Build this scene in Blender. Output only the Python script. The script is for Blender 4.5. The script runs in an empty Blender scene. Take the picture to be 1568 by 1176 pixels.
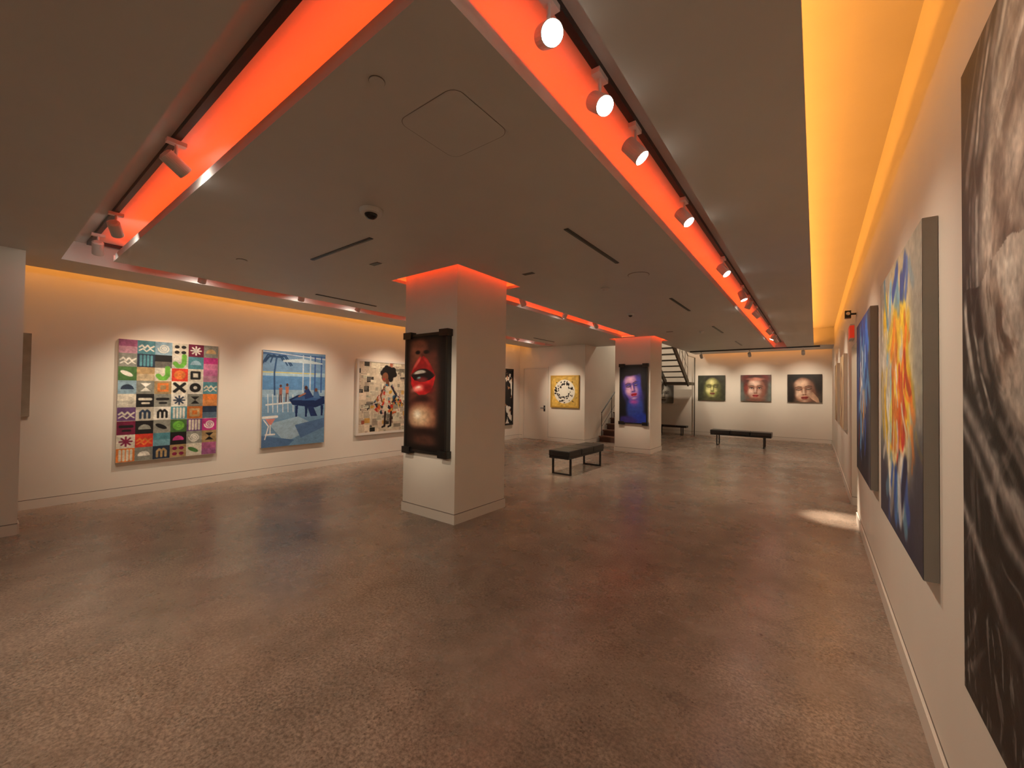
import bpy, bmesh, math
import numpy as np
from mathutils import Vector, Matrix, Quaternion

scene = bpy.context.scene
coll = scene.collection
PI = math.pi

# ------------------------------------------------------------------ materials
def srgb(r, g, b):
    def f(c):
        c = c / 255.0
        return c / 12.92 if c <= 0.04045 else ((c + 0.055) / 1.055) ** 2.4
    return (f(r), f(g), f(b), 1.0)

def mat(name, col, rough=0.6, metal=0.0, spec=0.5, bump=0.0, bscale=200.0, emis=None, estr=0.0, var=0.0, vscale=3.0):
    m = bpy.data.materials.new(name)
    m.use_nodes = True
    nt = m.node_tree
    b = nt.nodes['Principled BSDF']
    b.inputs['Base Color'].default_value = col
    b.inputs['Roughness'].default_value = rough
    b.inputs['Metallic'].default_value = metal
    b.inputs['Specular IOR Level'].default_value = spec
    tc = nt.nodes.new('ShaderNodeTexCoord')
    if var > 0:
        n = nt.nodes.new('ShaderNodeTexNoise'); n.inputs['Scale'].default_value = vscale
        n.inputs['Detail'].default_value = 4
        nt.links.new(tc.outputs['Object'], n.inputs['Vector'])
        r = nt.nodes.new('ShaderNodeValToRGB')
        r.color_ramp.elements[0].position = 0.3
        r.color_ramp.elements[1].position = 0.7
        r.color_ramp.elements[0].color = tuple(c * (1 - var) for c in col[:3]) + (1,)
        r.color_ramp.elements[1].color = tuple(min(1, c * (1 + var)) for c in col[:3]) + (1,)
        nt.links.new(n.outputs['Fac'], r.inputs['Fac'])
        nt.links.new(r.outputs['Color'], b.inputs['Base Color'])
    if bump > 0:
        n = nt.nodes.new('ShaderNodeTexNoise'); n.inputs['Scale'].default_value = bscale
        nt.links.new(tc.outputs['Object'], n.inputs['Vector'])
        bp = nt.nodes.new('ShaderNodeBump'); bp.inputs['Strength'].default_value = bump
        bp.inputs['Distance'].default_value = 0.002
        nt.links.new(n.outputs['Fac'], bp.inputs['Height'])
        nt.links.new(bp.outputs['Normal'], b.inputs['Normal'])
    if emis:
        b.inputs['Emission Color'].default_value = emis
        b.inputs['Emission Strength'].default_value = estr
    return m

M_wall = mat('wall_paint', (0.76, 0.71, 0.63, 1), 0.55, bump=0.15, bscale=120, var=0.015)
M_ceil = mat('ceiling_paint', (0.58, 0.555, 0.52, 1), 0.5, bump=0.1, bscale=120, var=0.02)
M_base = mat('baseboard_paint', (0.72, 0.67, 0.60, 1), 0.45, var=0.01)
M_gap = mat('reveal_shadow_gap', (0.16, 0.13, 0.11, 1), 0.8, var=0.02)
M_black = mat('black_powder_coat', (0.012, 0.012, 0.013, 1), 0.4, var=0.1, vscale=30)
M_head = mat('lamp_housing_white', (0.62, 0.60, 0.57, 1), 0.4, var=0.02)
M_lens = mat('lamp_lens_glow', (1, 1, 1, 1), 0.3, emis=(1.0, 0.93, 0.80, 1), estr=60.0)
M_leather = mat('black_leather', (0.014, 0.013, 0.013, 1), 0.38, bump=0.4, bscale=90, var=0.15, vscale=20)
M_canvas = mat('canvas_edge_pale', (0.62, 0.58, 0.52, 1), 0.7, bump=0.3, bscale=400, var=0.03)
M_canvgrey = mat('canvas_edge_grey', srgb(134, 131, 126), 0.7, bump=0.3, bscale=400, var=0.05)
M_canvdark = mat('canvas_edge_dark', srgb(60, 55, 50), 0.7, var=0.05)
M_gold = mat('frame_gold', srgb(190, 150, 60), 0.4, metal=0.3, var=0.08, vscale=20)
M_frameb = mat('frame_black', (0.010, 0.009, 0.009, 1), 0.3, var=0.1, vscale=20)
M_framew = mat('frame_white', (0.72, 0.68, 0.62, 1), 0.4, var=0.02)
M_door = mat('door_paint', (0.72, 0.67, 0.60, 1), 0.4, var=0.01)
M_steel = mat('brushed_steel', (0.5, 0.48, 0.46, 1), 0.3, metal=1.0, var=0.05)
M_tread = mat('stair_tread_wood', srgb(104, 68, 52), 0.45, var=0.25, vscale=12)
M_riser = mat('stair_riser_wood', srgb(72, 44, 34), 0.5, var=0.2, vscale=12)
M_stairg = mat('stair_steel_grey', srgb(98, 92, 84), 0.5, var=0.05)
M_dome = mat('camera_dome_smoke', (0.01, 0.01, 0.012, 1), 0.08)
M_sign = mat('exit_sign_red', srgb(200, 30, 20), 0.4, emis=(1, 0.06, 0.02, 1), estr=0.3)

# paint material reads the colours stored on the mesh
M_art = bpy.data.materials.new('painted_canvas'); M_art.use_nodes = True
nt = M_art.node_tree; b = nt.nodes['Principled BSDF']
at = nt.nodes.new('ShaderNodeAttribute'); at.attribute_name = 'Paint'
nt.links.new(at.outputs['Color'], b.inputs['Base Color'])
b.inputs['Roughness'].default_value = 0.5
b.inputs['Specular IOR Level'].default_value = 0.3
tc = nt.nodes.new('ShaderNodeTexCoord')
n = nt.nodes.new('ShaderNodeTexNoise'); n.inputs['Scale'].default_value = 160
nt.links.new(tc.outputs['Object'], n.inputs['Vector'])
bp = nt.nodes.new('ShaderNodeBump'); bp.inputs['Strength'].default_value = 0.2; bp.inputs['Distance'].default_value = 0.002
nt.links.new(n.outputs['Fac'], bp.inputs['Height']); nt.links.new(bp.outputs['Normal'], b.inputs['Normal'])

# polished concrete
def concrete():
    m = bpy.data.materials.new('polished_concrete'); m.use_nodes = True
    nt = m.node_tree; L = nt.links; b = nt.nodes['Principled BSDF']
    tc = nt.nodes.new('ShaderNodeTexCoord')
    def noise(scale, detail=5, rough=0.55, dist=0.0):
        n = nt.nodes.new('ShaderNodeTexNoise')
        n.inputs['Scale'].default_value = scale; n.inputs['Detail'].default_value = detail
        n.inputs['Roughness'].default_value = rough; n.inputs['Distortion'].default_value = dist
        L.new(tc.outputs['Object'], n.inputs['Vector']); return n
    def ramp(src, stops):
        r = nt.nodes.new('ShaderNodeValToRGB')
        els = r.color_ramp.elements
        els[0].position, els[0].color = stops[0]
        els[1].position, els[1].color = stops[-1]
        for p, c in stops[1:-1]:
            e = els.new(p); e.color = c
        L.new(src, r.inputs['Fac']); return r
    def mix(a, bb, fac, mode='MIX'):
        x = nt.nodes.new('ShaderNodeMix'); x.data_type = 'RGBA'; x.blend_type = mode
        if isinstance(fac, float): x.inputs[0].default_value = fac
        else: L.new(fac, x.inputs[0])
        L.new(a, x.inputs[6]); L.new(bb, x.inputs[7]); return x.outputs[2]
    big = noise(0.6, 6, 0.62, 0.5)
    base = ramp(big.outputs['Fac'], [(0.32, srgb(124, 109, 98)), (0.5, srgb(146, 130, 118)), (0.68, srgb(166, 149, 136))])
    mid = noise(4.0, 9, 0.72, 0.3)
    r2 = ramp(mid.outputs['Fac'], [(0.35, (0.74, 0.73, 0.72, 1)), (0.62, (1.08, 1.08, 1.08, 1))])
    c = mix(base.outputs['Color'], r2.outputs['Color'], 0.9, 'MULTIPLY')
    # fine speckle
    fine = noise(60.0, 3, 0.7)
    r3 = ramp(fine.outputs['Fac'], [(0.36, (0.55, 0.53, 0.51, 1)), (0.5, (1, 1, 1, 1)), (0.64, (1.5, 1.47, 1.43, 1))])
    patch = noise(0.8, 4, 0.6)
    pm = ramp(patch.outputs['Fac'], [(0.38, (0.25, 0.25, 0.25, 1)), (0.58, (0.95, 0.95, 0.95, 1))])
    c = mix(c, r3.outputs['Color'], pm.outputs['Color'], 'MULTIPLY')
    # exposed aggregate
    vo = nt.nodes.new('ShaderNodeTexVoronoi'); vo.inputs['Scale'].default_value = 46
    L.new(tc.outputs['Object'], vo.inputs['Vector'])
    vr = ramp(vo.outputs['Distance'], [(0.14, (0.42, 0.39, 0.37, 1)), (0.26, (1, 1, 1, 1))])
    ag = noise(1.3, 6, 0.7)
    am = ramp(ag.outputs['Fac'], [(0.48, (0, 0, 0, 1)), (0.58, (0.9, 0.9, 0.9, 1))])
    c = mix(c, vr.outputs['Color'], am.outputs['Color'], 'MULTIPLY')
    # sparse dark pits
    vp = nt.nodes.new('ShaderNodeTexVoronoi'); vp.inputs['Scale'].default_value = 5.0
    L.new(tc.outputs['Object'], vp.inputs['Vector'])
    pr = ramp(vp.outputs['Distance'], [(0.04, (0.3, 0.25, 0.22, 1)), (0.07, (1, 1, 1, 1))])
    pz = noise(0.6, 2, 0.5)
    pmm = ramp(pz.outputs['Fac'], [(0.50, (0, 0, 0, 1)), (0.58, (0.9, 0.9, 0.9, 1))])
    c = mix(c, pr.outputs['Color'], pmm.outputs['Color'], 'MULTIPLY')
    # faint hairlines
    vc = nt.nodes.new('ShaderNodeTexVoronoi'); vc.feature = 'DISTANCE_TO_EDGE'; vc.inputs['Scale'].default_value = 0.4
    wn = noise(1.6, 6, 0.7)
    va = nt.nodes.new('ShaderNodeVectorMath'); va.operation = 'MULTIPLY_ADD'
    L.new(wn.outputs['Color'], va.inputs[0]); va.inputs[1].default_value = (0.9, 0.9, 0.0)
    L.new(tc.outputs['Object'], va.inputs[2]); L.new(va.outputs[0], vc.inputs['Vector'])
    cr = ramp(vc.outputs['Distance'], [(0.0, (0.7, 0.67, 0.64, 1)), (0.005, (1, 1, 1, 1))])
    c = mix(c, cr.outputs['Color'], 0.25, 'MULTIPLY')
    L.new(c, b.inputs['Base Color'])
    rn = noise(1.7, 6, 0.65)
    rr = ramp(rn.outputs['Fac'], [(0.3, (0.20, 0.20, 0.20, 1)), (0.7, (0.36, 0.36, 0.36, 1))])
    L.new(rr.outputs['Color'], b.inputs['Roughness'])
    b.inputs['Specular IOR Level'].default_value = 0.5
    bp = nt.nodes.new('ShaderNodeBump'); bp.inputs['Strength'].default_value = 0.15; bp.inputs['Distance'].default_value = 0.002
    L.new(mid.outputs['Fac'], bp.inputs['Height']); L.new(bp.outputs['Normal'], b.inputs['Normal'])
    return m
M_floor = concrete()

# ------------------------------------------------------------------ mesh helpers
class MB:
    def __init__(s): s.v = []; s.f = []; s.m = []; s.mats = []
    def mi(s, m):
        if m not in s.mats: s.mats.append(m)
        return s.mats.index(m)
    def quad(s, a, b, c, d, m):
        i = len(s.v); s.v += [a, b, c, d]; s.f.append((i, i+1, i+2, i+3)); s.m.append(s.mi(m))
    def box(s, x0, x1, y0, y1, z0, z1, m):
        i = len(s.v); k = s.mi(m)
        s.v += [(x0,y0,z0),(x1,y0,z0),(x1,y1,z0),(x0,y1,z0),(x0,y0,z1),(x1,y0,z1),(x1,y1,z1),(x0,y1,z1)]
        for f in [(0,3,2,1),(4,5,6,7),(0,1,5,4),(1,2,6,5),(2,3,7,6),(3,0,4,7)]:
            s.f.append(tuple(i+j for j in f)); s.m.append(k)
    def cyl(s, p0, p1, r0, r1, m, n=20, caps=True, mcap1=None):
        p0 = Vector(p0); p1 = Vector(p1); d = (p1-p0).normalized()
        a = d.orthogonal().normalized(); bb = d.cross(a)
        i = len(s.v); k = s.mi(m)
        for p, r in ((p0, r0), (p1, r1)):
            for j in range(n):
                t = 2*PI*j/n; s.v.append(tuple(p + (a*math.cos(t) + bb*math.sin(t))*r))
        for j in range(n):
            s.f.append((i+j, i+(j+1)%n, i+n+(j+1)%n, i+n+j)); s.m.append(k)
        if caps:
            s.f.append(tuple(i+j for j in reversed(range(n)))); s.m.append(k)
            s.f.append(tuple(i+n+j for j in range(n))); s.m.append(s.mi(mcap1) if mcap1 else k)
    def obj(s, name, parent=None, bevel=0.0, smooth=False):
        me = bpy.data.meshes.new(name); me.from_pydata(s.v, [], s.f)
        for m in s.mats: me.materials.append(m)
        for p, k in zip(me.polygons, s.m):
            p.material_index = k; p.use_smooth = smooth
        me.update()
        o = bpy.data.objects.new(name, me); coll.objects.link(o)
        if parent: o.parent = parent
        if bevel > 0:
            bm = o.modifiers.new('bevel', 'BEVEL'); bm.width = bevel; bm.segments = 3; bm.limit_method = 'ANGLE'
        return o

def empty(name, loc=(0, 0, 0)):
    e = bpy.data.objects.new(name, None); coll.objects.link(e); e.empty_display_size = 0.1
    e.location = loc
    return e
def adopt(child, par):
    child.parent = par
    child.matrix_parent_inverse = Matrix.Translation(-Vector(par.location))

# ------------------------------------------------------------------ dimensions
CZ = 1.5            # eye height
CE = 2.86           # soffit height
TT = 3.08           # trough top
CT = 3.32           # cove top
XL, XR = -7.6, 0.40
YB, YF = -3.0, 15.75
YD = 10.55          # wall with the door
XS = -5.3           # return wall beside stairs
C1 = (-4.12, -3.22, 3.25, 4.15)
C2 = (-4.12, -3.22, 9.9, 10.8)

# floor
mb = MB(); mb.box(XL-0.2, 1.8, YB-0.2, YF+0.2, -0.1, 0.0, M_floor); mb.obj('floor')

# walls
def wall(name, *boxes):
    mb = MB()
    for bx in boxes: mb.box(*bx, M_wall)
    return mb.obj(name)
wall('wall_left', (XL-0.15, XL, YB, YD+0.0, 0, 3.4))
wall('wall_right', (XR, XR+0.15, YB, 6.35, 0, 3.4), (XR, XR+0.15, 7.25, YF, 0, 3.4), (XR, XR+0.15, 6.35, 7.25, 2.15, 3.4))
wall('wall_far', (XS, XR+0.15, YF, YF+0.15, 0, 4.9))
wall('wall_door_side', (XL-0.15, XS, YD, YD+0.15, 0, 3.4))
wall('wall_stair_side', (XS-0.15, XS, YD+0.15, YF+0.15, 0, 4.9))
wall('wall_back', (XL-0.15, XR+0.15, YB-0.15, YB, 0, 3.4))
wall('wall_partition', (-6.6, -6.4, YB, 0.30, 0, CE))
wall('wall_stairwell_upper', (-3.4, -3.3, 11.3, YF, TT+0.02, 4.9), (XS, -3.3, 11.2, 11.3, CE+0.05, 4.9))
wall('wall_corridor', (1.5, 1.6, 6.0, 7.6, 0, 2.5), (XR+0.15, 1.6, 5.9, 6.0, 0, 2.5), (XR+0.15, 1.6, 7.6, 7.7, 0, 2.5))
mb = MB(); mb.box(XR+0.15, 1.6, 5.9, 7.7, 2.5, 2.6, M_ceil); mb.obj('ceiling_corridor')

# baseboards
def bb_seg(mb, x0, x1, y0, y1, side):
    t = 0.014; h = 0.105; g = 0.008
    if side == 'x+':   mb.box(x0, x0+t, y0, y1, 0, h, M_base); mb.box(x0, x0+0.002, y0, y1, h, h+g, M_gap)
    if side == 'x-':   mb.box(x0-t, x0, y0, y1, 0, h, M_base); mb.box(x0-0.002, x0, y0, y1, h, h+g, M_gap)
    if side == 'y-':   mb.box(x0, x1, y0-t, y0, 0, h, M_base); mb.box(x0, x1, y0-0.002, y0, h, h+g, M_gap)
    if side == 'y+':   mb.box(x0, x1, y0, y0+t, 0, h, M_base); mb.box(x0, x1, y0, y0+0.002, h, h+g, M_gap)
mb = MB(); bb_seg(mb, XL, 0, YB, YD, 'x+'); mb.obj('baseboard_left')
mb = MB(); bb_seg(mb, XR, 0, YB, 6.35, 'x-'); bb_seg(mb, XR, 0, 7.25, YF, 'x-'); bb_seg(mb, XR, XR+0.15, 7.25, 0, 'y-'); mb.obj('baseboard_right')
mb = MB(); bb_seg(mb, XS, XR, YF, 0, 'y-'); mb.obj('baseboard_far')
mb = MB(); bb_seg(mb, -6.52, XS+0.014, YD, 0, 'y-'); bb_seg(mb, XL, -7.47, YD, 0, 'y-'); mb.obj('baseboard_door_side')
mb = MB(); bb_seg(mb, XS, 0, YD, 11.38, 'x+'); mb.obj('baseboard_stair_side')
mb = MB(); bb_seg(mb, -6.4, 0, YB, 0.30, 'x+'); bb_seg(mb, -6.6, -6.4, 0.30, 0, 'y+'); mb.obj('baseboard_partition')

# ------------------------------------------------------------------ ceiling with troughs & coves
rects = [  # x0,x1,y0,y1,height
    (-0.25, XR, YB, 13.9, CT),
    (XL, -6.97, YB, YD, CT),
    (-3.4, XR, 15.1, YF, CT),
    (-6.5, -0.66, 0.547, 1.0, TT),
    (-1.12, -0.66, 0.547, 14.7, TT),
    (-6.5, -6.05, 0.547, 10.3, TT),
    (-3.95, -3.5, 4.3, 9.8, TT),
    (C1[0]-.23, C1[1]+.23, C1[2]-.23, C1[3]+.23, 3.12),
    (C2[0]-.23, C2[1]+.23, C2[2]-.23, C2[3]+.23, 3.12),
    (XS, -3.4, 11.3, YF, 4.8),
]
xs = sorted({round(v, 4) for r in rects for v in r[:2]} | {XL, XR, XS})
ys = sorted({round(v, 4) for r in rects for v in r[2:4]} | {YB, YF, YD})
def hgt(x, y):
    h = CE
    for r in rects:
        if r[0] < x < r[1] and r[2] < y < r[3]: h = max(h, r[4])
    return h
mb = MB()
H = {}
for i in range(len(xs)-1):
    for j in range(len(ys)-1):
        x0, x1, y0, y1 = xs[i], xs[i+1], ys[j], ys[j+1]
        if y0 >= YD-1e-4 and x1 <= XS+1e-4: continue
        h = hgt((x0+x1)/2, (y0+y1)/2); H[(i, j)] = h
        mb.quad((x0,y0,h),(x0,y1,h),(x1,y1,h),(x1,y0,h), M_ceil)
for (i, j), h in H.items():
    x0, x1, y0, y1 = xs[i], xs[i+1], ys[j], ys[j+1]
    g = H.get((i+1, j))
    if g is not None and abs(g-h) > 1e-4: mb.quad((x1,y0,h),(x1,y1,h),(x1,y1,g),(x1,y0,g), M_ceil)
    g = H.get((i, j+1))
    if g is not None and abs(g-h) > 1e-4: mb.quad((x0,y1,h),(x1,y1,h),(x1,y1,g),(x0,y1,g), M_ceil)
def shelf(x0, x1, y0, y1, lip, up=0.06):
    mb.box(x0, x1, y0, y1, CE, CE+0.012, M_ceil)
    t = 0.014
    if lip == 'x1': mb.box(x1-t, x1, y0, y1, CE+0.012, CE+up, M_ceil)
    if lip == 'x0': mb.box(x0, x0+t, y0, y1, CE+0.012, CE+up, M_ceil)
    if lip == 'y0': mb.box(x0, x1, y0, y0+t, CE+0.012, CE+up, M_ceil)
    if lip == 'y1': mb.box(x0, x1, y1-t, y1, CE+0.012, CE+up, M_ceil)
shelf(-1.12, -1.02, 0.90, 14.7, 'x1', 0.07)
shelf(-6.05, -1.12, 0.90, 1.0, 'y0', 0.07)
shelf(-6.15, -6.05, 0.90, 10.3, 'x0', 0.07)
shelf(-3.95, -3.86, 4.38, 9.67, 'x1', 0.06)
shelf(-0.25, -0.04, YB, 13.9, 'x1', 0.05)
shelf(-7.18, -6.97, YB, YD, 'x0', 0.05)
shelf(-3.4, XR, 15.1, 15.3, 'y1', 0.05)
for c in (C1, C2):
    a, o = 0.13, 0.23
    shelf(c[0]-o, c[0]-a, c[2]-o, c[3]+o, 'x1', 0.04)
    shelf(c[1]+a, c[1]+o, c[2]-o, c[3]+o, 'x0', 0.04)
    shelf(c[0]-a, c[1]+a, c[2]-o, c[2]-a, 'y1', 0.04)
    shelf(c[0]-a, c[1]+a, c[3]+a, c[3]+o, 'y0', 0.04)
mb.obj('ceiling')

# columns
for c in (C1, C2):
    mb = MB(); mb.box(c[0], c[1], c[2], c[3], 0.0, 3.12, M_wall)
    t = 0.012
    mb.box(c[0]-t, c[1]+t, c[2]-t, c[3]+t, 0.0, 0.105, M_base)
    mb.box(c[0]-.002, c[1]+.002, c[2]-.002, c[3]+.002, 0.105, 0.113, M_gap)
    mb.obj('column')

# ------------------------------------------------------------------ painter
RT = np.random.default_rng(5).random((8, 256, 256))
def vn(x, y, seed=0):
    x = np.asarray(x) + 1000.0; y = np.asarray(y) + 1000.0
    xi = np.floor(x).astype(int); yi = np.floor(y).astype(int)
    fx = x - xi; fy = y - yi
    fx = fx*fx*(3-2*fx); fy = fy*fy*(3-2*fy)
    T = RT[seed % 8]; o = seed * 37
    g = lambda a, b: T[(yi+b+o) % 256, (xi+a+o) % 256]
    return (g(0,0)*(1-fx)+g(1,0)*fx)*(1-fy) + (g(0,1)*(1-fx)+g(1,1)*fx)*fy
def fbm(x, y, seed=0, o=4):
    t = 0; a = 0.5; s = 0
    for k in range(o):
        t = t + a*vn(x*2**k, y*2**k, seed+k); s += a; a *= 0.55
    return t/s
def ss(e0, e1, x):
    t = np.clip((x-e0)/(e1-e0), 0, 1); return t*t*(3-2*t)

class Art:
    def __init__(s, w, A, bg):
        h = int(w*A); s.A = A; s.w = w; s.h = h
        s.X, s.Y = np.meshgrid(np.linspace(0, 1, w), np.linspace(0, A, h))
        s.c = np.zeros((h, w, 3)); s.c[:] = bg; s.px = 1.0/w
    def mixm(s, m, col):
        m = np.clip(m, 0, 1)[..., None]; s.c = s.c*(1-m) + np.asarray(col, float)*m
    def ell(s, cx, cy, rx, ry, col, soft=0.03, al=1.0, rot=0.0):
        dx = s.X-cx; dy = s.Y-cy; c, n = math.cos(rot), math.sin(rot)
        u = (dx*c+dy*n)/rx; v = (-dx*n+dy*c)/ry
        d = np.sqrt(u*u+v*v); s.mixm(al*(1-ss(1-soft, 1+soft, d)), col)
    def ring(s, cx, cy, r, w, col, al=1.0):
        d = np.abs(np.hypot(s.X-cx, s.Y-cy)-r); s.mixm(al*(1-ss(w-s.px, w+s.px, d)), col)
    def rect(s, x0, y0, x1, y1, col, al=1.0):
        s.mixm(al*((s.X >= x0) & (s.X < x1) & (s.Y >= y0) & (s.Y < y1)), col)
    def inside(s, pts):
        ins = np.zeros(s.X.shape, bool); n = len(pts)
        for i in range(n):
            x0, y0 = pts[i]; x1, y1 = pts[(i+1) % n]
            if y0 == y1: continue
            ins ^= ((s.Y >= min(y0, y1)) & (s.Y < max(y0, y1)) & (s.X < (x1-x0)*(s.Y-y0)/(y1-y0)+x0))
        return ins
    def poly(s, pts, col, al=1.0): s.mixm(al*s.inside(pts), col)
    def line(s, pts, w, col, al=1.0, soft=None):
        d = np.full(s.X.shape, 9.0); soft = soft or s.px
        for (x0, y0), (x1, y1) in zip(pts[:-1], pts[1:]):
            vx, vy = x1-x0, y1-y0; L = vx*vx+vy*vy+1e-9
            t = np.clip(((s.X-x0)*vx+(s.Y-y0)*vy)/L, 0, 1)
            d = np.minimum(d, np.hypot(s.X-x0-t*vx, s.Y-y0-t*vy))
        s.mixm(al*(1-ss(w-soft, w+soft, d)), col)
    def grain(s, amt, fx=30, fy=30, seed=1):
        s.c = s.c * (1 + amt*(fbm(s.X*fx, s.Y*fy, seed)-0.5)*2)[..., None]

def face(p, cx, cy, s, skin, shade, hair, lip, rot=0.0, light=None, eye=(40, 40, 45), closed=False):
    light = light or tuple(min(255, c*1.25+15) for c in skin)
    c, n = math.cos(rot), math.sin(rot)
    def e(x, y, rx, ry, col, soft=.25, al=1.0, r=0.0):
        p.ell(cx+(x*c-y*n)*s, cy+(x*n+y*c)*s, rx*s, ry*s, col, soft, al, rot+r)
    def l(pts, w, col, al=1.0):
        p.line([(cx+(x*c-y*n)*s, cy+(x*n+y*c)*s) for x, y in pts], w*s, col, al, soft=max(p.px, w*s*0.6))
    if hair: e(0, -0.35, 1.25, 1.4, hair, .2)
    e(0, 0.05, 1.0, 1.38, shade, .10)
    e(-0.04, 0.04, 0.86, 1.22, skin, .30)
    e(0.78, 0.2, 0.40, 1.1, shade, .7, .9); e(-0.98, 0.2, 0.24, 1.0, shade, .7, .7)
    e(-0.15, -0.72, 0.5, 0.3, light, .9, .7)
    e(-0.5, 0.38, 0.30, 0.32, light, .9, .8); e(0.40, 0.38, 0.22, 0.25, light, .9, .5)
    dk = tuple(v*.55 for v in shade)
    for k in (-1, 1):
        e(0.42*k, -0.22, 0.34, 0.13, shade, .8, .9); e(0.20*k, -0.08, 0.08, 0.22, shade, .9, .6)
        e(0.42*k, -0.10, 0.26, 0.10, dk, .8, .6)
        if closed:
            l([(0.20*k, -0.07), (0.42*k, -0.01), (0.66*k, -0.08)], 0.035, (25, 20, 20), .9); e(0.42*k, -0.11, .18, .05, light, .9, .5)
        else:
            e(0.42*k, -0.09, 0.17, 0.06, (190, 182, 172), .4, .9); e(0.42*k, -0.1, 0.075, 0.075, eye, .3)
            l([(0.24*k, -0.08), (0.34*k, -0.16), (0.5*k, -0.17), (0.62*k, -0.1)], 0.03, (30, 22, 20), .9)
        l([(0.18*k, -0.34), (0.42*k, -0.42), (0.72*k, -0.32)], 0.045, (58, 42, 34), .6)
    e(0.13, 0.15, 0.10, 0.34, shade, .8, .6); e(-0.02, 0.2, 0.07, 0.3, light, .7, .8)
    e(0, 0.52, 0.22, 0.07, shade, .6, .8)
    for k in (-1, 1): e(0.1*k, 0.51, 0.05, 0.028, (50, 28, 24), .4, .9)
    e(-0.12, 0.79, 0.20, 0.075, lip, .4); e(0.12, 0.79, 0.20, 0.075, lip, .4)
    e(0, 0.90, 0.27, 0.10, lip, .35); l([(-0.30, 0.84), (0, 0.86), (0.30, 0.84)], 0.025, (50, 16, 16), .9)
    e(-0.06, 0.93, 0.11, 0.03, light, .7, .35)
    e(0, 1.07, 0.25, 0.05, shade, .7, .7); e(-0.05, 1.2, 0.22, 0.1, light, .9, .5)

def strokes(p, n, seed, palette, xr, yr, ln, wd, ang=(-0.3, 0.3), al=(.5, 1)):
    r = np.random.default_rng(seed)
    for k in range(n):
        x = r.uniform(*xr); y = r.uniform(*yr); L = r.uniform(*ln); a = r.uniform(*ang); q = r.uniform(-.6, .6)
        pts = [(x+math.sin(a+q*t)*L*t, y+math.cos(a+q*t)*L*t) for t in (0, .35, .7, 1.0)]
        c = palette[r.integers(len(palette))]; j = r.uniform(.8, 1.15); w = r.uniform(*wd)
        p.line(pts, w, tuple(min(255, v*j) for v in c), r.uniform(*al), soft=w*.5)

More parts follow.
